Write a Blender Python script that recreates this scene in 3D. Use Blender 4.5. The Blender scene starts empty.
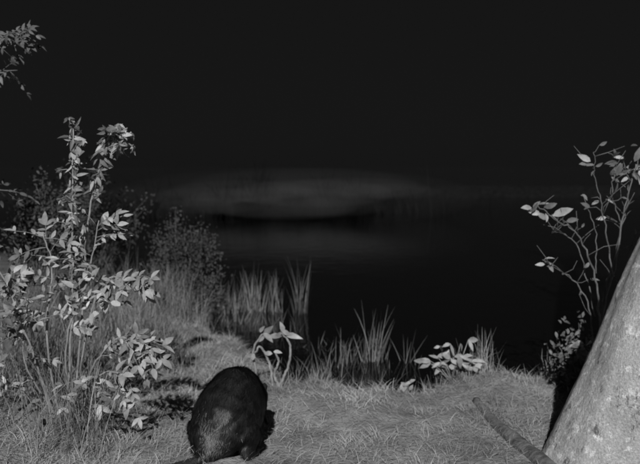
import bpy, math, random
import numpy as np
from mathutils import Vector, Matrix
random.seed(7); rng=np.random.default_rng(7)
scene=bpy.context.scene
WATER=-0.15
# ---------------------------------------------------------------- terrain
SX=[-200,-60,-10,-4,-2.5,-1.6,-1.0,-.6,-.25,.3,.8,1.2,2,4,10,60,200]
SY=[30,24,16,12.5,10,8.2,7.0,6.2,5.45,5.05,5.15,5.35,5.5,6.3,9,22,30]
def lump(x,y):
    return (np.sin(x*2.1+1.3*np.sin(y*1.7))*np.cos(y*2.6+.7)*.5+np.sin(x*5.3+y*3.1)*.25+np.sin(x*9.1-y*7.7+2)*.15+np.cos(y*13+x*4.)*.1)
def gz(x,y):
    x=np.asarray(x,float); y=np.asarray(y,float)
    s=np.interp(x,SX,SY)+.10*np.sin(x*7.)+.05*np.sin(x*17+1)
    d=y-s
    z=np.interp(d,[-6,-3,-.8,-.25,.0,.15,1,3,8],[.12,0,-.01,-.05,-.15,-.24,-.45,-.8,-1.2])
    land=np.clip(-d/.6,0,1)
    z=z+land*lump(x,y)*.05
    z=z+land*.28*np.clip((-x-1.0)/1.6,0,1)*np.clip((9-y)/3,0,1)
    z=z+land*.10*np.exp(-((x-.95)**2/.25+(y-5.0)**2/.12))
    z=z+land*.06*np.exp(-((x-1.9)**2/.3+(y-5.0)**2/.2))
    far=np.clip((y-31-2*np.sin(x*.13))/6,0,1)
    z=z*(1-far)+far*(.35+.1*lump(x*.2,y*.2))
    return z
# ---------------------------------------------------------------- materials
def mat(name,lo,hi,scale=8,rough=.8,bump=0,bscale=40,transl=0,island=0,spec=.3,detail=6):
    m=bpy.data.materials.new(name); m.use_nodes=True; nt=m.node_tree; N=nt.nodes; L=nt.links
    b=N['Principled BSDF']; out=N['Material Output']
    b.inputs['Roughness'].default_value=rough; b.inputs['Specular IOR Level'].default_value=spec
    tc=N.new('ShaderNodeTexCoord'); n=N.new('ShaderNodeTexNoise'); n.inputs['Scale'].default_value=scale; n.inputs['Detail'].default_value=detail
    n.inputs['Roughness'].default_value=.65
    L.new(tc.outputs['Object'],n.inputs['Vector'])
    r=N.new('ShaderNodeMapRange'); r.inputs['From Min'].default_value=.32; r.inputs['From Max'].default_value=.68
    r.inputs['To Min'].default_value=lo; r.inputs['To Max'].default_value=hi
    L.new(n.outputs['Fac'],r.inputs['Value']); val=r.outputs['Result']
    if island:
        g=N.new('ShaderNodeNewGeometry'); r2=N.new('ShaderNodeMapRange'); r2.inputs['To Min'].default_value=1-island; r2.inputs['To Max'].default_value=1+island*.6
        L.new(g.outputs['Random Per Island'],r2.inputs['Value'])
        mu=N.new('ShaderNodeMath'); mu.operation='MULTIPLY'; L.new(val,mu.inputs[0]); L.new(r2.outputs['Result'],mu.inputs[1]); val=mu.outputs[0]
    c=N.new('ShaderNodeCombineColor'); 
    for i in range(3): L.new(val,c.inputs[i])
    L.new(c.outputs['Color'],b.inputs['Base Color'])
    if bump:
        n2=N.new('ShaderNodeTexNoise'); n2.inputs['Scale'].default_value=bscale; n2.inputs['Detail'].default_value=8
        L.new(tc.outputs['Object'],n2.inputs['Vector'])
        bp=N.new('ShaderNodeBump'); bp.inputs['Strength'].default_value=bump; bp.inputs['Distance'].default_value=.02
        L.new(n2.outputs['Fac'],bp.inputs['Height']); L.new(bp.outputs['Normal'],b.inputs['Normal'])
    if transl:
        t=N.new('ShaderNodeBsdfTranslucent'); L.new(c.outputs['Color'],t.inputs['Color'])
        mx=N.new('ShaderNodeMixShader'); mx.inputs[0].default_value=transl
        L.new(b.outputs[0],mx.inputs[1]); L.new(t.outputs[0],mx.inputs[2]); L.new(mx.outputs[0],out.inputs['Surface'])
    return m
M_mat=mat('dry_grass',.17,.54,1.7,.8,island=.25,spec=.1)
M_tuft=mat('tuft_grass',.2,.42,2,.8,island=.4,spec=.1)
M_lgrass=mat('tall_grass',.12,.32,2,.8,island=.45,spec=.1)
M_reed=mat('reed_blades',.10,.27,3,.7,island=.5,spec=.1)
M_dim=mat('falloff_bush_leaves',.03,.085,3,.9,island=.45,spec=.02)  # leaf colour darkened to stand in for light falloff at the farther bushes
M_far=mat('far_reed_falloff',.004,.014,.35,.9,island=.5,spec=0)  # near-black base colour carries the loss of light across the pond
M_leaf=mat('pale_leaf',.2,.48,10,.65,island=.4,transl=.12,spec=.2,bump=.3,bscale=60)
M_leafd=mat('grey_leaf',.08,.2,12,.7,island=.4,transl=.1,spec=.1)
M_stem=mat('stem',.16,.34,20,.8)
M_twig=mat('twig',.08,.18,20,.8)
M_log=mat('log_bark',.06,.22,9,.95,.8,30,spec=.05)
M_skin=mat('beaver_skin',.012,.02,20,.7)
M_fur=mat('beaver_fur',.008,.036,16,.42,island=.6,spec=.35)
M_fur2=mat('beaver_pale_fur',.10,.24,22,.5,island=.5,spec=.3)
M_tail=mat('tail_scales',.02,.05,90,.5,.6,120)
M_eye=mat('eye',.005,.01,5,.1,spec=.8)
def mist(name,dens):
    m=bpy.data.materials.new(name); m.use_nodes=True; nt=m.node_tree; nt.nodes.remove(nt.nodes['Principled BSDF'])
    v=nt.nodes.new('ShaderNodeVolumeScatter'); v.inputs['Density'].default_value=dens; nt.links.new(v.outputs[0],nt.nodes['Material Output'].inputs['Volume']); return m
# bark with lichen
def bark():
    m=bpy.data.materials.new('tree_bark'); m.use_nodes=True; nt=m.node_tree;N=nt.nodes;L=nt.links;b=N['Principled BSDF']
    b.inputs['Roughness'].default_value=.9; b.inputs['Specular IOR Level'].default_value=.1
    tc=N.new('ShaderNodeTexCoord')
    def noise(s,d,r=.6,sc=None):
        n=N.new('ShaderNodeTexNoise'); n.inputs['Scale'].default_value=s;n.inputs['Detail'].default_value=d;n.inputs['Roughness'].default_value=r
        if sc:
            mp=N.new('ShaderNodeMapping'); mp.inputs['Scale'].default_value=sc; L.new(tc.outputs['Object'],mp.inputs['Vector']); L.new(mp.outputs[0],n.inputs['Vector'])
        else: L.new(tc.outputs['Object'],n.inputs['Vector'])
        return n.outputs['Fac']
    def mr(v,a,b_,c,d):
        r=N.new('ShaderNodeMapRange'); 
        for k,x in zip(('From Min','From Max','To Min','To Max'),(a,b_,c,d)): r.inputs[k].default_value=x
        L.new(v,r.inputs['Value']); return r.outputs['Result']
    def ma(op,a,b_):
        q=N.new('ShaderNodeMath'); q.operation=op
        for i,v in enumerate((a,b_)):
            if isinstance(v,(int,float)): q.inputs[i].default_value=v
            else: L.new(v,q.inputs[i])
        return q.outputs[0]
    base=mr(noise(6,8,.7),.3,.7,.36,.60)
    lich=mr(noise(20,5,.7),.57,.61,0,.28)
    dark=mr(noise(15,6,.75,(1,1,.45)),.57,.64,1,.3)
    fine=mr(noise(110,4,.7),.3,.7,.65,1.25)
    v=ma('MULTIPLY',ma('MULTIPLY',ma('ADD',base,lich),dark),fine)
    c=N.new('ShaderNodeCombineColor')
    for i in range(3): L.new(v,c.inputs[i])
    L.new(c.outputs[0],b.inputs['Base Color'])
    h=ma('ADD',noise(14,9,.75,(1,1,.5)),ma('MULTIPLY',noise(70,5,.7),.4))
    bp=N.new('ShaderNodeBump'); bp.inputs['Strength'].default_value=.8; bp.inputs['Distance'].default_value=.03
    L.new(h,bp.inputs['Height']); L.new(bp.outputs[0],b.inputs['Normal'])
    return m
M_bark=bark()
# ---------------------------------------------------------------- mesh helpers
def link(o): scene.collection.objects.link(o); return o
class MB:
    def __init__(s): s.v=[];s.f=[];s.m=[]
    def add(s,vs,fs,mi=0):
        o=len(s.v); s.v.extend(vs); s.f.extend([tuple(o+i for i in f) for f in fs]); s.m.extend([mi]*len(fs))
    def tube(s,pts,rad,sides=6,mi=0,rough=0):
        pts=[Vector(p) for p in pts]; vs=[];fs=[]
        up=Vector((.13,.97,.2)).normalized()
        for i,p in enumerate(pts):
            t=(pts[min(i+1,len(pts)-1)]-pts[max(i-1,0)]).normalized()
            a=t.cross(up); 
            if a.length<.05: a=t.cross(Vector((1,0,0)))
            a.normalize(); b=t.cross(a)
            for k in range(sides):
                an=2*math.pi*k/sides; r=rad[i]*(1+(random.uniform(-rough,rough) if rough else 0))
                vs.append(tuple(p+(a*math.cos(an)+b*math.sin(an))*r))
        for i in range(len(pts)-1):
            for k in range(sides):
                k2=(k+1)%sides; fs.append((i*sides+k,i*sides+k2,(i+1)*sides+k2,(i+1)*sides+k))
        fs.append(tuple(range(sides))[::-1]); fs.append(tuple((len(pts)-1)*sides+k for k in range(sides)))
        s.add(vs,fs,mi)
    def leaf(s,p,d,n,L,W,mi=1,fold=.25,droop=.25):
        p=Vector(p); d=Vector(d).normalized(); n=Vector(n); n=(n-d*n.dot(d))
        if n.length<1e-3: n=d.orthogonal()
        n.normalize(); w=d.cross(n)
        vs=[tuple(p)]; prof=[(.22,.75),(.5,1.),(.78,.62)]
        for t,q in prof:
            c=p+d*(L*t)-n*(droop*L*t*t); hw=W*.5*q
            vs+= [tuple(c+w*hw+n*(fold*hw)),tuple(c),tuple(c-w*hw+n*(fold*hw))]
        vs.append(tuple(p+d*L-n*(droop*L)))
        fs=[(0,2,1),(0,3,2),(1,2,5,4),(2,3,6,5),(4,5,8,7),(5,6,9,8),(7,8,10),(8,9,10)]
        s.add(vs,fs,mi)
    def obj(s,name,mats,smooth=True):
        me=bpy.data.meshes.new(name); me.from_pydata([tuple(v) for v in s.v],[],s.f)
        for m in mats: me.materials.append(m)
        me.polygons.foreach_set('material_index',s.m); me.polygons.foreach_set('use_smooth',[smooth]*len(s.f)); me.update()
        return link(bpy.data.objects.new(name,me))
def curve(pts,n=10,jit=0):
    P=[Vector(p) for p in pts]; P=[P[0]*2-P[1]]+P+[P[-1]*2-P[-2]]; out=[]
    for i in range(1,len(P)-2):
        for k in range(n):
            t=k/n; a,b,c,d=P[i-1:i+3]
            q=.5*((2*b)+(c-a)*t+(2*a-5*b+4*c-d)*t*t+(3*b-3*c+d-a)*t**3)
            out.append(q+Vector([random.uniform(-jit,jit) for _ in range(3)]))
    out.append(P[-2]); return out
def fastmesh(name,V,F,mats,mi=None):
    me=bpy.data.meshes.new(name); k=F.shape[1]
    me.vertices.add(len(V)); me.vertices.foreach_set('co',V.astype(np.float32).ravel())
    me.loops.add(F.size); me.loops.foreach_set('vertex_index',F.astype(np.int32).ravel())
    me.polygons.add(len(F)); me.polygons.foreach_set('loop_start',(np.arange(len(F))*k).astype(np.int32))
    me.polygons.foreach_set('use_smooth',np.ones(len(F),bool))
    for m in mats: me.materials.append(m)
    if mi is not None: me.polygons.foreach_set('material_index',mi.astype(np.int32))
    me.update(calc_edges=True); me.validate(); 
    return link(bpy.data.objects.new(name,me))
def blades(P,az,lean,curl,length,width,segs=4,clampz=None,phi=None):
    n=len(P); c=P.copy(); C=[c.copy()]
    for k in range(segs):
        th=lean+curl*(k+.5)/segs; st=(length/segs)
        c=c+np.stack([st*np.sin(th)*np.cos(az),st*np.sin(th)*np.sin(az),st*np.cos(th)],1)
        if clampz is not None: c[:,2]=np.maximum(c[:,2],gz(c[:,0],c[:,1])+clampz)
        C.append(c.copy())
    if phi is None: phi=rng.uniform(-1.2,1.2,n)
    a=az+phi; side=np.stack([-np.sin(a),np.cos(a),np.zeros(n)],1)
    V=[]
    for k in range(segs+1):
        t=k/segs; w=(width*(1-.92*t**1.6)*.5)[:,None]
        V+= [C[k]-side*w,C[k]+side*w]
    V=np.stack(V,1).reshape(-1,3)
    base=(np.arange(n)*(2*(segs+1)))[:,None]
    F=[]
    for k in range(segs): F.append(base+np.array([2*k,2*k+1,2*k+3,2*k+2]))
    return V,np.concatenate(F,0)
def merge(parts):
    V=[];F=[];o=0
    for v,f in parts: V.append(v);F.append(f+o);o+=len(v)
    return np.concatenate(V),np.concatenate(F)
# ---------------------------------------------------------------- ground + water
def axis(segs):
    out=[]
    for a,b,n in segs: out+=list(np.linspace(a,b,n,endpoint=False))
    out.append(segs[-1][1]); return np.array(out)
gx=axis([(-200,-20,20),(-20,-4,24),(-4,4,200),(4,20,24),(20,200,20)])
gy=axis([(-30,2,20),(2,9,190),(9,40,60),(40,400,20)])
X,Y=np.meshgrid(gx,gy); Z=gz(X,Y); nx=len(gx)
V=np.stack([X.ravel(),Y.ravel(),Z.ravel()],1)
ii,jj=np.meshgrid(np.arange(nx-1),np.arange(len(gy)-1)); q=(jj*nx+ii).ravel()
mg=mat('ground_soil_falloff',.14,.34,5,.95,.9,45); nt=mg.node_tree
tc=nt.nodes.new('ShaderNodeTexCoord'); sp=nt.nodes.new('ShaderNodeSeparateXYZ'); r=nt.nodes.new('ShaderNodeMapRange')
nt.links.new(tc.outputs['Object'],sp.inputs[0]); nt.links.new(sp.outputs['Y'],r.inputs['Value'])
for k,x in zip(('From Min','From Max','To Min','To Max'),(6.5,14,1,.042)): r.inputs[k].default_value=x  # light falloff painted into the soil colour: darker with distance
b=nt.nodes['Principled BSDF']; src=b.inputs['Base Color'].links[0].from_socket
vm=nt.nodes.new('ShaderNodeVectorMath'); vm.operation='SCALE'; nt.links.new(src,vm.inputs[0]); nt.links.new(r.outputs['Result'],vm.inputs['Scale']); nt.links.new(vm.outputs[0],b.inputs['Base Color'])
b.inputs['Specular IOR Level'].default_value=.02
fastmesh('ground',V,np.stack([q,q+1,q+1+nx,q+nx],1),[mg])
mw=bpy.data.materials.new('pond_water'); mw.use_nodes=True; b=mw.node_tree.nodes['Principled BSDF']
b.inputs['Base Color'].default_value=(.003,.003,.003,1); b.inputs['Roughness'].default_value=.08; b.inputs['IOR'].default_value=1.33
n=mw.node_tree.nodes.new('ShaderNodeTexNoise'); n.inputs['Scale'].default_value=3.; n.inputs['Detail'].default_value=3
tcw=mw.node_tree.nodes.new('ShaderNodeTexCoord'); mw.node_tree.links.new(tcw.outputs['Object'],n.inputs['Vector'])
bp=mw.node_tree.nodes.new('ShaderNodeBump'); bp.inputs['Strength'].default_value=.25; bp.inputs['Distance'].default_value=.03
mw.node_tree.links.new(n.outputs['Fac'],bp.inputs['Height']); mw.node_tree.links.new(bp.outputs[0],b.inputs['Normal'])
w=MB(); w.add([(-200,4.5,WATER),(200,4.5,WATER),(200,45,WATER),(-200,45,WATER)],[(0,1,2,3)]); w.obj('pond_water',[mw],False)
# ---------------------------------------------------------------- bank grass
BX,BY=-.48,3.44   # beaver position
def onland(x,y): return (gz(x,y)>WATER+.015)&~((((x-BX)/.15)**2+((y-(BY+.22))/.27)**2)<1)
def path(x,y): # trampled run from the animal to the water
    px=np.interp(y,[3,3.9,4.6,5.3],[-.45,-.2,.05,.25]); return np.exp(-((x-px)/.22)**2)
parts=[]
n=95000
x=rng.uniform(-3.2,2.8,n); y=rng.uniform(2.4,8.5,n); k=onland(x,y); x,y=x[k],y[k]; n=len(x)
P=np.stack([x,y,gz(x,y)],1)
flow=1.2*np.sin(x*1.7+y*.9)+.8*np.sin(y*2.3-x)+rng.normal(0,1.3,n)-1.2
parts.append(blades(P,flow,rng.uniform(.7,1.5,n),rng.uniform(.2,1.0,n),rng.uniform(.03,.11,n),rng.uniform(.0018,.0038,n),3,.004))
nc=900; cx=rng.uniform(-3,2.8,nc); cy=rng.uniform(2.6,8,nc); k=rng.random(nc)>path(cx,cy)*.95; cx,cy=cx[k],cy[k]; nc=len(cx); m=50
x=(cx[:,None]+rng.normal(0,.055,(nc,m))).ravel(); y=(cy[:,None]+rng.normal(0,.055,(nc,m))).ravel()
sc=np.repeat(rng.uniform(.3,1.05,nc),m); az=np.arctan2(y-np.repeat(cy,m),x-np.repeat(cx,m))+rng.normal(0,.8,len(x))
k=onland(x,y); x,y,sc,az=x[k],y[k],sc[k],az[k]; n=len(x)
P=np.stack([x,y,gz(x,y)],1)
parts.append(blades(P,az,rng.uniform(.1,1.0,n),rng.uniform(.6,1.8,n),rng.uniform(.05,.15,n)*sc,rng.uniform(.0018,.0038,n),4,.004))
V,F=merge(parts); fastmesh('bank_grass',V,F,[M_mat])
def tuft(name,centres,mt,seglist=5):
    ps=[]
    for (cx,cy,rx,ry,n,h0,h1,wd,ln,cu) in centres:
        x=rng.normal(cx,rx,n); y=rng.normal(cy,ry,n); z=np.maximum(gz(x,y),WATER-.05)
        P=np.stack([x,y,z],1); az=rng.uniform(0,6.28,n)
        ps.append(blades(P,az,rng.uniform(0,ln,n),rng.uniform(.1,cu,n)*rng.uniform(.3,1,n),rng.uniform(h0,h1,n)*rng.uniform(.6,1,n),rng.uniform(.5,1,n)*wd,seglist))
    V,F=merge(ps); return fastmesh(name,V,F,[mt])
left=[]
for i in range(56):
    cx=random.uniform(-2.6,-1.15); cy=random.uniform(3.4,6.2); left.append((cx,cy,.10,.10,80,.25,.66,.005,.4,2.))
for i in range(44):
    cy=random.uniform(5.2,7.9); cx=random.uniform(-2.4,-.95-(cy-5.2)*.12); left.append((cx,cy,.12,.12,80,.25,.6,.0055,.45,1.6))
tuft('tall_grass',left,M_lgrass)
tuft('reed_clump',[(-.72,8.1,.07,.10,70,.35,.68,.009,.22,.8),(-.5,8.1,.06,.10,50,.3,.6,.009,.22,.8),(-.20,8.0,.045,.08,40,.35,.78,.010,.2,.6),(-.98,8.0,.13,.12,110,.25,.55,.008,.3,.9),(-1.25,7.6,.14,.12,130,.25,.5,.008,.35,1.),(-.42,7.2,.1,.1,30,.2,.36,.007,.35,1.),(-.75,7.4,.12,.1,70,.15,.36,.007,.4,1.2)],M_reed)
tuft('reed_clump',[(.02,5.6,.05,.06,40,.15,.36,.008,.35,1.),(.20,5.9,.05,.06,40,.2,.42,.009,.35,.9),(.42,6.0,.05,.05,50,.25,.62,.010,.4,.8),(.68,6.0,.03,.04,12,.25,.42,.009,.6,.6),(.10,5.35,.12,.06,50,.08,.24,.006,.7,1.5),(.42,5.35,.14,.06,50,.08,.24,.006,.7,1.5),(-.15,5.7,.06,.05,30,.1,.25,.006,.5,1.2),(.3,5.7,.22,.1,70,.08,.2,.006,.9,1.5),(.05,6.4,.15,.1,35,.1,.22,.007,.8,1.4)],M_reed)
tuft('shore_tuft',[(.95,5.1,.10,.06,240,.12,.32,.0055,.5,1.5),(1.08,5.1,.035,.05,40,.2,.42,.0055,.22,.7),(1.75,5.1,.16,.07,220,.12,.3,.006,.5,1.6),(.62,5.05,.05,.05,70,.08,.18,.005,.6,1.6),(-.15,5.15,.12,.06,160,.08,.2,.005,.6,1.6)],M_tuft)
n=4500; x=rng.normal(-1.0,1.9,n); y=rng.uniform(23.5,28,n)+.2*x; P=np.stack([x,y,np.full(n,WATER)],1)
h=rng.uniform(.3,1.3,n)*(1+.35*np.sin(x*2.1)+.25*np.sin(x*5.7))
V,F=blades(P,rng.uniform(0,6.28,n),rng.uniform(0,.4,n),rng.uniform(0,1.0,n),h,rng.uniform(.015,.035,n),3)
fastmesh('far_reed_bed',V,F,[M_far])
# drifting mist patches lying on the water: ONE mesh per patch density, parented to one mist object
mroot=link(bpy.data.objects.new('mist',None))
def ellips(cx,cy,cz,rx,ry,rz,dens):
    mb=MB(); vs=[];fs=[]; U=40;Vn=16
    vs.append((0,0,rz))
    for j in range(1,Vn):
        ph=math.pi*j/Vn
        for i in range(U):
            a=2*math.pi*i/U; vs.append((rx*math.sin(ph)*math.cos(a),ry*math.sin(ph)*math.sin(a),rz*math.cos(ph)))
    vs.append((0,0,-rz)); last=len(vs)-1
    for i in range(U): fs.append((0,1+i,1+(i+1)%U)); fs.append((last,1+(Vn-2)*U+(i+1)%U,1+(Vn-2)*U+i))
    for j in range(Vn-2):
        for i in range(U): a=1+j*U; fs.append((a+i,a+U+i,a+U+(i+1)%U,a+(i+1)%U))
    mb.add(vs,fs); o=mb.obj('mist_patch',[mist('mist',dens)]); o.location=(cx,cy,cz); o.parent=mroot; return o
for e in [(-3.3,22,.50,1.6,1.8,.28,.006),(-2.4,23,.62,2.2,2.0,.34,.006),(-1.2,21,.40,2.6,2.0,.42,.007),(-.2,22,.60,2.4,2.2,.40,.008),(1.0,23,.72,2.3,1.8,.32,.007),(-.9,21.5,.22,2.0,2.0,.34,.008),(1.9,22,.66,1.6,1.6,.22,.005),(-.5,24,.85,3.6,2.4,.45,.004),(-.8,22,.5,5.4,3.4,.85,.0022),(.3,20.5,.30,1.5,1.6,.26,.007),(-2.9,21,.3,1.5,1.6,.22,.006)]: ellips(*e)
# ---------------------------------------------------------------- shrubs
def rv(s=1): return Vector((random.gauss(0,s),random.gauss(0,s),random.gauss(0,s)))
def spray(mb,p,d,L,k,ll,lw,mi=1,sm=0,nrm=(0,-.75,.65)):
    p=Vector(p); d=Vector(d).normalized(); nrm=(Vector(nrm)+rv(.35)).normalized()
    pts=[p+d*(L*t)+Vector((0,0,-.25*L*t*t)) for t in (0,.25,.5,.75,1)]
    mb.tube(pts,[.0024,.002,.0017,.0014,.001],4,sm)
    w=d.cross(nrm).normalized()
    for i in range(k):
        t=.3+.7*i/max(1,k-1); q=p+d*(L*t)+Vector((0,0,-.25*L*t*t))
        for sgn in (-1,1):
            if random.random()<.15: continue
            s=random.uniform(.65,1.2)
            mb.leaf(q,w*sgn*.9+d*.55+rv(.16),nrm+rv(.4),ll*s,lw*s,mi,.25,random.uniform(.1,.5))
    mb.leaf(pts[-1],d+rv(.1)+Vector((0,0,-.2)),nrm,ll*1.15,lw*1.1,mi)
s=MB(); yb=4.0
def W(X,Z,dy=0): return Vector((X,yb+dy,Z))
def stem(mb,pts,r0,r1,mi=0,jit=.004):
    c=curve(pts,7,jit); n=len(c); mb.tube(c,[r0+(r1-r0)*i/(n-1) for i in range(n)],6,mi); return c
g0=float(gz(-1.34,4.0))-.02
A=stem(s,[W(-1.35,g0),W(-1.31,.65,.03),W(-1.285,1.15),W(-1.26,1.60,-.03)],.008,.0035)
B=stem(s,[W(-1.32,g0,.03),W(-1.24,.7),W(-1.19,1.15,-.03),W(-1.10,1.50),W(-1.06,1.57),W(-1.03,1.50)],.007,.003)
C_=stem(s,[W(-1.38,g0),W(-1.42,.5,-.05),W(-1.40,.85),W(-1.44,1.05)],.007,.003)
D=stem(s,[W(-1.3,g0),W(-1.2,.55,-.1),W(-1.08,.82,-.15),W(-.90,.84,-.2)],.007,.003)
E=stem(s,[W(-1.3,g0),W(-1.15,.38,-.15),W(-1.0,.54,-.2),W(-.84,.50,-.25)],.007,.003)
Fs=stem(s,[W(-1.4,g0),W(-1.5,.5,-.1),W(-1.6,.85,-.15),W(-1.72,.98,-.2)],.007,.003)
G=stem(s,[W(-1.4,g0),W(-1.55,.3,-.2),W(-1.7,.42,-.3)],.006,.003)
H=stem(s,[W(-1.33,g0,.0),W(-1.30,.5,-.1),W(-1.17,.9,-.1),W(-1.12,1.12,-.1)],.007,.003)
I_=stem(s,[W(-1.4,g0),W(-1.52,.4,-.1),W(-1.5,.7,-.1),W(-1.6,.75,-.1)],.006,.003)
J_=stem(s,[W(-1.3,g0),W(-1.2,.25,-.2),W(-1.05,.38,-.25),W(-.93,.34,-.28)],.006,.003)
for c,lo in ((A,.4),(B,.45)):
    n=len(c)
    for i in range(n*9):
        t=random.uniform(lo,1); p=c[min(n-1,int(t*n))]+rv(.009)
        d=Vector((random.uniform(-1,1),random.uniform(-.8,.5),random.uniform(-1.3,.4)))
        L=random.uniform(.025,.065); s.leaf(p,d,Vector((0,-1,.4))+rv(.6),L,L*random.uniform(.2,.42),1 if random.random()<.5 else 2,.3,.6)
    for k in range(6):
        p=c[-1-k*2]; e=p+Vector((random.uniform(-.08,.08),-.02,random.uniform(-.02,.05)))
        s.tube([p,(p+e)/2+Vector((0,0,.02)),e],[.003,.002,.002],4,0)
        for j in range(7): 
            s.leaf(e+rv(.006),Vector((random.uniform(-.7,.7),-.3,random.uniform(-1,.1))),Vector((0,-1,.3))+rv(.3),random.uniform(.02,.04),.012,random.choice((1,2)),.3,.4)
def dress(c,lo,num,L=.15,k=3,ll=.057,lw=.024,bias=(0,0,0),pb=.8):
    n=len(c)
    for i in range(num):
        t=lo+(1-lo)*(i+random.random())/num; j=min(n-2,int(t*n)); tan=(c[j+1]-c[j]).normalized()
        d=tan*.5+Vector((random.uniform(-1,1),random.uniform(-.7,.1),random.uniform(-.5,.35)))+Vector(bias)
        q=random.uniform(.6,1.2); spray(s,c[j],d,L*random.uniform(.7,1.15),k,ll*q,lw*q,1 if random.random()<pb else 2)
dress(D,.35,22,bias=(.25,0,0)); dress(E,.4,21,bias=(.25,0,0)); dress(Fs,.3,20,bias=(-.1,0,0),pb=.6); dress(C_,.4,13,pb=.6); dress(G,.3,13,pb=.6); dress(H,.35,17,pb=.7); dress(A,.2,5,.10,ll=.05); dress(B,.25,5,.09,ll=.05); dress(I_,.3,15,pb=.6); dress(J_,.4,12,pb=.7)
s.obj('leafy_shrub',[M_stem,M_leaf,M_leafd])
def bush(name,cx,cy,h,rx,ry,nst,nl,ls,seed,m1=M_dim,m0=M_twig):
    random.seed(seed); mb=MB(); g=float(gz(cx,cy))-.03
    for i in range(nst):
        a=random.uniform(0,6.28); q=random.random()**.6
        hh=h*random.uniform(.5,1.)*(1-.35*q)
        e=Vector((cx+rx*q*math.cos(a),cy+ry*q*math.sin(a),g+hh))
        b0=Vector((cx+rx*.3*q*math.cos(a),cy+ry*.3*q*math.sin(a),g)); mid=(b0+e)/2+Vector((random.uniform(-.06,.06),0,.1*h))
        c=curve([b0,mid,e],6,.006); n=len(c); mb.tube(c,[.005*(1-.7*t/(n-1)) for t in range(n)],4,0)
        for k in range(nl):
            t=random.uniform(.15,1)**.8; p=c[min(n-1,int(t*n))]+rv(.05)
            mb.leaf(p,rv(1)+Vector((0,0,.2)),Vector((0,-.6,.5))+rv(.5),ls*random.uniform(.6,1.2),ls*.45,1)
    return mb.obj(name,[m0,m1])
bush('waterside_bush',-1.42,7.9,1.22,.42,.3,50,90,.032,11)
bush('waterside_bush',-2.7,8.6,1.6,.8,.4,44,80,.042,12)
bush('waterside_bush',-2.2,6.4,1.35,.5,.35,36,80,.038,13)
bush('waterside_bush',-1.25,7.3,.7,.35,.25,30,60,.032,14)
random.seed(21)
# ---------------------------------------------------------------- curled stem plants
s=MB(); y0=4.8
def seed(pts,leaves,m=1):
    c=stem(s,pts,.010,.006,0,.003); e=c[-1]
    for (dx,dz,L,Wd) in leaves:
        s.leaf(e+rv(.012),Vector((dx,-.25,dz))+rv(.2),Vector((0,-.8,.6))+rv(.4),L*random.uniform(.7,1.1),Wd*.9,m,.2,random.uniform(.2,.8))
gz1=float(gz(-.3,y0))-.02
seed([(-.40,y0,gz1),(-.41,y0,.12),(-.42,y0-.02,.24),(-.36,y0-.03,.345)],[(-1,-.5,.07,.03),(.9,.4,.09,.045),(.2,.9,.06,.035),(1,-.1,.10,.045),(-.5,.5,.05,.03)])
seed([(-.30,y0,gz1),(-.31,y0,.10),(-.34,y0,.20),(-.38,y0-.02,.26),(-.41,y0-.03,.22)],[(-.5,-.8,.06,.03),(-.9,-.2,.05,.025)])
seed([(-.27,y0,gz1),(-.22,y0,.08),(-.19,y0-.02,.18),(-.19,y0-.02,.28),(-.24,y0-.03,.35)],[(-1,.2,.09,.045),(.9,.1,.10,.045),(.3,.7,.07,.04),(.8,-.5,.07,.035),(-.2,-.5,.06,.03)])
seed([(-.26,y0,gz1),(-.29,y0,.08),(-.26,y0-.02,.16),(-.28,y0-.02,.22)],[(-1,.2,.06,.035),(.9,.3,.06,.03)])
s.obj('curled_stem_plant',[M_stem,M_leaf])
s=MB(); y1=4.98; g=float(gz(.93,y1))
for i in range(24):
    a=random.uniform(-1.3,1.1); L=random.uniform(.06,.27); b0=Vector((.9+random.uniform(-.05,.05),y1,g-.01)); e=b0+Vector((math.sin(a)*L*.8,random.uniform(-.08,.02),math.cos(a)*L+.05))
    s.tube([b0,(b0+e)/2+Vector((0,0,.02)),e],[.004,.003,.002],5,0)
    for j in range(random.choice((1,2,2,3))): s.leaf(e,Vector((math.sin(a)+random.uniform(-.9,.9),-.3,random.uniform(-.9,.5))),Vector((0,-.9,.5))+rv(.5),random.uniform(.035,.085),random.uniform(.02,.042),1,.2,random.uniform(.1,.8))
s.obj('broadleaf_plant',[M_stem,M_leaf])
s=MB(); g=float(gz(.56,4.95))
for i in range(7):
    b0=Vector((.56,4.95,g)); e=b0+Vector((random.uniform(-.05,.05),-.03,random.uniform(.06,.14))); s.tube([b0,e],[.003,.002],4,0); s.leaf(e,Vector((random.uniform(-1,1),-.2,.4)),Vector((0,-.9,.5))+rv(.3),.045,.024,1)
s.obj('broadleaf_plant',[M_stem,M_leaf])
# ---------------------------------------------------------------- bare sapling on the right
s=MB(); ys_=4.5
def Q(px,z,dy=0): return Vector((px,ys_+dy,z))
g=float(gz(1.65,ys_))-.03
def twig(pts,r0,r1): return stem(s,pts,r0,r1,0,.007)
T1=twig([Q(1.66,g),Q(1.66,.45),Q(1.74,.85),Q(1.78,1.15),Q(1.86,1.5)],.011,.0025)
T2=twig([Q(1.66,.42),Q(1.60,.75,-.05),Q(1.48,1.0,-.08),Q(1.36,1.08,-.1),Q(1.24,1.17,-.1)],.007,.0025)
T3=twig([Q(1.64,g),Q(1.62,.5,.05),Q(1.50,.72,.05),Q(1.32,.84,.05)],.006,.0025)
T4=twig([Q(1.72,.75),Q(1.64,1.1,-.05),Q(1.58,1.3,-.08),Q(1.55,1.47,-.1)],.005,.002)
T5=twig([Q(1.60,.78,-.05),Q(1.60,1.0,-.05),Q(1.52,1.22,-.05)],.004,.002)
T6=twig([Q(1.66,g),Q(1.58,.3,-.08),Q(1.48,.36,-.12)],.005,.002)
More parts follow.
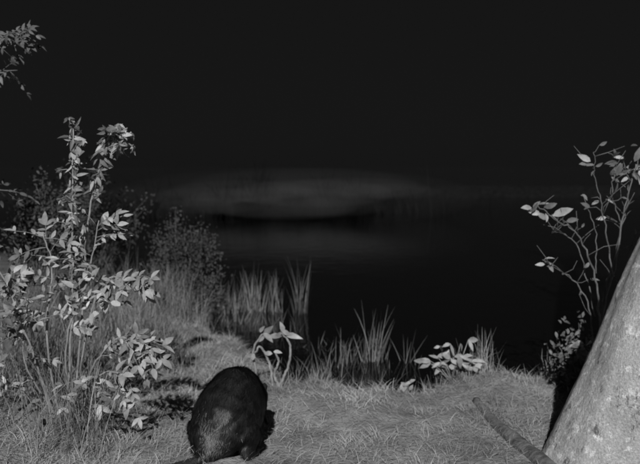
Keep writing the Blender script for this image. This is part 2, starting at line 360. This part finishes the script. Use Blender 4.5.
T7=twig([Q(1.76,1.05),Q(1.70,1.25),Q(1.72,1.42)],.004,.002)
T8=twig([Q(1.66,.3,.0),Q(1.78,.7,.05),Q(1.95,1.1,.05)],.007,.003)
T9=twig([Q(1.66,.6),Q(1.8,1.0,.1),Q(1.84,1.25,.1),Q(1.8,1.45,.1)],.005,.002)
T10=twig([Q(1.64,.5,.05),Q(1.55,.9,.1),Q(1.42,1.0,.12),Q(1.38,.98,.12)],.004,.002)
def ends(c,num,L,spread=.05):
    for i in range(num):
        p=c[-1-int(random.random()*4)]+rv(spread*.3); q=random.uniform(.6,1.2)
        s.leaf(p,Vector((random.uniform(-1,1),-.2,random.uniform(-.4,.5))),Vector((0,-.8,.5))+rv(.45),L*q,L*q*.45,1 if random.random()<.55 else 2,.25,random.uniform(.1,.5))
ends(T1,7,.08);ends(T2,7,.08);ends(T3,6,.05);ends(T4,5,.07);ends(T5,4,.06);ends(T6,14,.07);ends(T7,6,.08);ends(T8,5,.08);ends(T9,6,.08)
for c in (T1,T2,T3,T4,T8,T9,T7,T10):
    for i in range(8):
        p=random.choice(c[len(c)//3:]); d=Vector((random.uniform(-1,1),-.1,random.uniform(.1,1))).normalized(); e=p+d*random.uniform(.05,.2)
        s.tube([p,(p+e)/2+rv(.008),e],[.003,.002,.0012],4,0)
        if random.random()<.45: L=random.uniform(.03,.075); s.leaf(e,d+rv(.4),Vector((0,-.8,.5))+rv(.4),L,L*.45,random.choice((1,2)))
s.leaf(T2[-6],(.8,-.3,.4),(0,-.8,.4),.12,.05,1)
s.obj('sapling',[M_twig,M_leaf,M_leafd])
bush('low_bush',1.68,4.78,.5,.24,.15,22,36,.045,31,M_leafd)
random.seed(5)
# ---------------------------------------------------------------- leaning tree (right)
s=MB(); yt=3.62
cen=[(1.32,-.25,.31),(1.385,-.1,.30),(1.44,.05,.292),(1.60,.47,.280),(1.695,.745,.272),(1.835,1.13,.262),(2.13,2.0,.245),(2.43,2.9,.21),(2.75,3.9,.17),(3.1,4.9,.12),(3.4,5.8,.06),(3.5,6.4,.02)]
cv=curve([(a,yt,b) for a,b,_ in cen],14); zz=[c[1] for c in cen]; rr=[c[2] for c in cen]
vs=[];fs=[];sd=96
for i,p in enumerate(cv):
    t=(cv[min(i+1,len(cv)-1)]-cv[max(i-1,0)]).normalized(); a=Vector((0,1,0)).cross(t).normalized(); b_=t.cross(a); r=np.interp(p.z,zz,rr)
    for k in range(sd):
        an=2*math.pi*k/sd
        q=r*(1+.02*math.sin(3*an+p.z*2)+.014*math.sin(7*an+p.z*3)+.009*math.sin(17*an+p.z*5)+.007*random.uniform(-1,1)+.012*math.sin(p.z*7+an))
        vs.append(tuple(p+(a*math.cos(an)+b_*math.sin(an))*q))
for i in range(len(cv)-1):
    for k in range(sd):
        k2=(k+1)%sd; fs.append((i*sd+k,i*sd+k2,(i+1)*sd+k2,(i+1)*sd+k))
s.add(vs,fs,0)
for i in range(16):
    j=int(len(cv)*random.uniform(.6,.97)); p=cv[j]; a=random.uniform(-1.4,1.8); L=random.uniform(.7,1.8)*(1.2-j/len(cv)*.6)
    e=p+Vector((math.cos(a)*L,math.sin(a)*L,random.uniform(.3,1.)*L*.7)); c=curve([p,(p+e)/2+Vector((0,0,-.05)),e],6,.015); n=len(c)
    s.tube(c,[.045*(1-.85*t/(n-1)) for t in range(n)],7,0)
    for k in range(90):
        q=c[random.randint(n//3,n-1)]+rv(.16); s.leaf(q,rv(),Vector((0,0,1))+rv(.5),random.uniform(.05,.09),.045,1)
s.obj('leaning_tree',[M_bark,M_leafd])
# ---------------------------------------------------------------- overhanging tree (left, mostly out of frame)
s=MB(); g=float(gz(-2.5,4.6))-.05
c=curve([(-2.5,4.6,g),(-2.45,4.6,1.2),(-2.5,4.6,2.4),(-2.4,4.65,3.6),(-2.45,4.6,4.4)],8,.01); n=len(c)
s.tube(c,[.07*(1-.85*t/(n-1)) for t in range(n)],10,0,.05)
def limb(p,e,num,L,lo=3):
    cc=curve([p,(Vector(p)+Vector(e))/2+Vector((0,0,.06)),e],7,.008); m=len(cc); s.tube(cc,[.012*(1-.8*t/(m-1)) for t in range(m)],5,0)
    for k in range(num):
        j=random.randint(m//lo,m-1); d=Vector((random.uniform(-.5,1),random.uniform(-.6,.6),random.uniform(-.5,.3)))
        spray(s,cc[j],d,random.uniform(.08,.15),3,L,L*.4,1,0,(0,-.6,.7))
limb((-2.45,4.6,1.95),(-1.64,4.3,2.12),18,.048,2); limb((-2.45,4.6,1.8),(-1.70,4.4,1.93),14,.045,2); limb((-2.45,4.6,1.4),(-1.85,4.4,1.5),10,.045,2); limb((-2.45,4.6,1.2),(-1.8,4.5,1.25),10,.045,2)
for i in range(14):
    j=random.randint(n//2,n-2); a=random.uniform(1.8,4.6); L=random.uniform(.4,.8); p=c[j]; limb(p,p+Vector((math.cos(a)*L,math.sin(a)*L,.2)),10,.06)
s.obj('overhanging_tree',[M_twig,M_leafd])
# ---------------------------------------------------------------- fallen log
s=MB(); lp=[(.93,4.5),(.95,4.3),(.98,4.05),(1.03,3.8),(1.10,3.45)]
lp=[(a,b,float(gz(a,b))-.008) for a,b in lp]; c=curve(lp,6,.003); n=len(c)
s.tube(c,[.026+.030*t/(n-1) for t in range(n)],16,0,.04)
s.obj('fallen_log',[M_log])
# ---------------------------------------------------------------- beaver
gb=float(gz(BX,BY+.2)); root=bpy.data.objects.new('beaver',None); link(root); root.location=(BX,BY,gb-.008); root.rotation_euler=(0,0,math.radians(-10)); root.scale=(.88,.90,.91)
mb=MB(); SD=32
rings=[(-.005,-.01,.15,.02,.02),(.012,-.01,.155,.075,.085),(.04,-.008,.17,.122,.14),(.09,-.003,.19,.158,.178),(.16,0,.212,.176,.208),(.24,.01,.226,.176,.218),(.33,.025,.222,.158,.206),(.42,.035,.205,.13,.17),(.49,.04,.19,.106,.13),(.55,.044,.185,.09,.102),(.61,.046,.175,.082,.088),(.67,.046,.16,.066,.070),(.72,.046,.145,.046,.050),(.755,.046,.137,.028,.032),(.765,.046,.135,.008,.01)]
vs=[];fs=[]
for (yy,xx,zc,rx,rz) in rings:
    for k in range(SD):
        an=2*math.pi*k/SD; cx,sz=math.cos(an),math.sin(an)
        wd=1.0-.13*sz-.06*sz*sz
        z=zc+rz*sz
        if z<.015: z=.015+ (z-.015)*.1
        vs.append((xx+rx*cx*wd+.02*sz,yy,z))
for i in range(len(rings)-1):
    for k in range(SD):
        k2=(k+1)%SD; fs.append((i*SD+k,i*SD+k2,(i+1)*SD+k2,(i+1)*SD+k))
fs.append(tuple(range(SD))[::-1]); fs.append(tuple((len(rings)-1)*SD+k for k in range(SD)))
mb.add(vs,fs)
for sg in (-1,1):
    mb.tube([(sg*.085,.18,.15),(sg*.12,.13,.125),(sg*.135,.17,.085),(sg*.135,.13,.05),(sg*.14,.10,.03)],[.07,.088,.07,.042,.026],14)
    mb.tube([(sg*.14,.08,.022),(sg*.145,.14,.02),(sg*.155,.20,.016),(sg*.16,.245,.012)],[.022,.026,.03,.02],10)
    mb.tube([(.03+sg*.07,.44,.12),(.03+sg*.085,.47,.07),(.03+sg*.08,.49,.035),(.03+sg*.08,.52,.018)],[.05,.032,.02,.018],12)
    mb.tube([(.046+sg*.062,.585,.235),(.046+sg*.07,.58,.255),(.046+sg*.074,.578,.272)],[.02,.02,.012],10)
mb.tube([(-.02,.05,.10),(-.05,.0,.07),(-.085,-.03,.045)],[.07,.05,.032],14)
body=mb.obj('body',[M_skin]); body.parent=root
bpy.context.view_layer.objects.active=body; body.select_set(True)
md=body.modifiers.new('r','REMESH'); md.mode='VOXEL'; md.voxel_size=.008
ms=body.modifiers.new('s','SMOOTH'); ms.iterations=6; ms.factor=.5
dg=bpy.context.evaluated_depsgraph_get(); ev=body.evaluated_get(dg); me=bpy.data.meshes.new_from_object(ev)
body.modifiers.clear(); body.data=me; me.materials.clear(); me.materials.append(M_skin)
for p in me.polygons: p.use_smooth=True
me.calc_loop_triangles()
co=np.array([v.co[:] for v in me.vertices]); tri=np.array([t.vertices[:] for t in me.loop_triangles])
a,b_,c_=co[tri[:,0]],co[tri[:,1]],co[tri[:,2]]; nr=np.cross(b_-a,c_-a); ar=np.linalg.norm(nr,axis=1); nr/=ar[:,None]+1e-12
n=75000; pick=rng.choice(len(tri),n,p=ar/ar.sum()); u=rng.random((n,2)); fl=u.sum(1)>1; u[fl]=1-u[fl]
P=a[pick]+(b_-a)[pick]*u[:,:1]+(c_-a)[pick]*u[:,1:]; N=nr[pick]
lenf=np.where((P[:,1]>.55)|(P[:,2]<.04),.008,.03)*rng.uniform(.5,1.25,n)
cl=np.stack([np.sin(P[:,0]*70+3*np.sin(P[:,2]*40)),np.zeros(n),.5*np.sin(P[:,2]*60+P[:,0]*45)],1)*.35
dirb=np.tile(np.array([0,-.7,-.7]),(n,1))+cl+rng.normal(0,.18,(n,3)); dirb-=N*(dirb*N).sum(1,keepdims=True); dirb/=np.linalg.norm(dirb,axis=1,keepdims=True)+1e-9
d1=dirb*.9+N*.45; d2=dirb*1.0+N*.15
sd_=np.cross(d1,N); sd_/=np.linalg.norm(sd_,axis=1,keepdims=True)+1e-9
wv=sd_*.001; p0=P-N*.001; p1=p0+d1*lenf[:,None]*.5; p2=p1+d2*lenf[:,None]*.5
V=np.stack([p0-wv,p0+wv,p1-wv*.8,p1+wv*.8,p2-wv*.15,p2+wv*.15],1).reshape(-1,3); base=(np.arange(n)*6)[:,None]
F=np.concatenate([base+np.array([0,1,3,2]),base+np.array([2,3,5,4])])
pr_=.9*np.exp(-(((P[:,0]+.02+.35*(P[:,2]-.14))/.05)**2+((P[:,2]-.14)/.075)**2))*(P[:,1]<.14)
mi=(rng.random(n)<pr_).astype(int); fur=fastmesh('fur',V,F,[M_fur,M_fur2],np.concatenate([mi,mi])); fur.parent=root
t=MB(); vs=[];fs=[]; o=Vector((-.075,-.02,.04)); d=Vector((-.62,-.78,-.06)).normalized(); wdir=Vector((.78,-.62,0))
pr=[(0,.026,.022),(.04,.034,.018),(.08,.052,.014),(.13,.062,.012),(.19,.064,.010),(.24,.052,.008),(.27,.032,.006),(.285,.008,.004)]
for (l,hw,ht) in pr:
    for k in range(14):
        an=2*math.pi*k/14; vs.append(tuple(o+d*l+wdir*(hw*math.cos(an))+Vector((0,0,ht*math.sin(an)))))
for i in range(len(pr)-1):
    for k in range(14): k2=(k+1)%14; fs.append((i*14+k,i*14+k2,(i+1)*14+k2,(i+1)*14+k))
fs.append(tuple(range(14))); fs.append(tuple((len(pr)-1)*14+k for k in range(14)))
t.add(vs,fs); tl=t.obj('tail',[M_tail]); tl.parent=root
for sg in (-1,1):
    bpy.ops.mesh.primitive_uv_sphere_add(segments=12,ring_count=8,radius=.009,location=(0,0,0)); e=bpy.context.object; e.name='eye'; e.data.materials.append(M_eye); e.parent=root; e.location=(.046+sg*.058,.655,.19)
    t=MB()
    for k in range(5):
        aa=(k-2)*.22; f=Vector((sg*.16,.22,.014)); dd=Vector((math.sin(aa),math.cos(aa),0)); t.tube([f,f+dd*.035,f+dd*.06+Vector((0,0,-.004))],[.011,.009,.004],6)
    tt=t.obj('hind_toes',[M_tail]); tt.parent=root
# ---------------------------------------------------------------- light
EL,AZ=math.radians(36),math.radians(3)
d=Vector((math.sin(AZ)*math.cos(EL),math.cos(AZ)*math.cos(EL),-math.sin(EL)))
sl=bpy.data.lights.new('sun','SUN'); sl.energy=3.9; sl.angle=math.radians(.6); so=bpy.data.objects.new('sun',sl); link(so); so.rotation_euler=d.to_track_quat('-Z','Y').to_euler(); so.location=(-1,-4,5)
wd=bpy.data.worlds.new('World'); scene.world=wd; wd.use_nodes=True; nt=wd.node_tree; bg=nt.nodes['Background']
sky=nt.nodes.new('ShaderNodeTexSky'); sky.sky_type='NISHITA'; sky.sun_disc=False; sky.sun_elevation=EL; sky.sun_rotation=math.radians(180)+AZ
bw=nt.nodes.new('ShaderNodeRGBToBW'); nt.links.new(sky.outputs[0],bw.inputs[0])
m1=nt.nodes.new('ShaderNodeMapRange'); m1.inputs['From Min'].default_value=0; m1.inputs['From Max'].default_value=20; m1.inputs['To Min'].default_value=.0075; m1.inputs['To Max'].default_value=.0095
nt.links.new(bw.outputs[0],m1.inputs['Value']); nt.links.new(m1.outputs[0],bg.inputs['Color']); bg.inputs['Strength'].default_value=1
# ---------------------------------------------------------------- camera
cd=bpy.data.cameras.new('camera'); cd.lens=43.4; cd.sensor_width=36; cd.clip_end=1000; co_=bpy.data.objects.new('camera',cd); link(co_)
cd.dof.use_dof=True; cd.dof.focus_distance=2.8; cd.dof.aperture_fstop=3.6
co_.location=(0,0,1.4); co_.rotation_euler=(math.radians(90-4.96),0,0); scene.camera=co_
scene.view_settings.view_transform='Standard'; scene.view_settings.look='None'; scene.view_settings.exposure=0
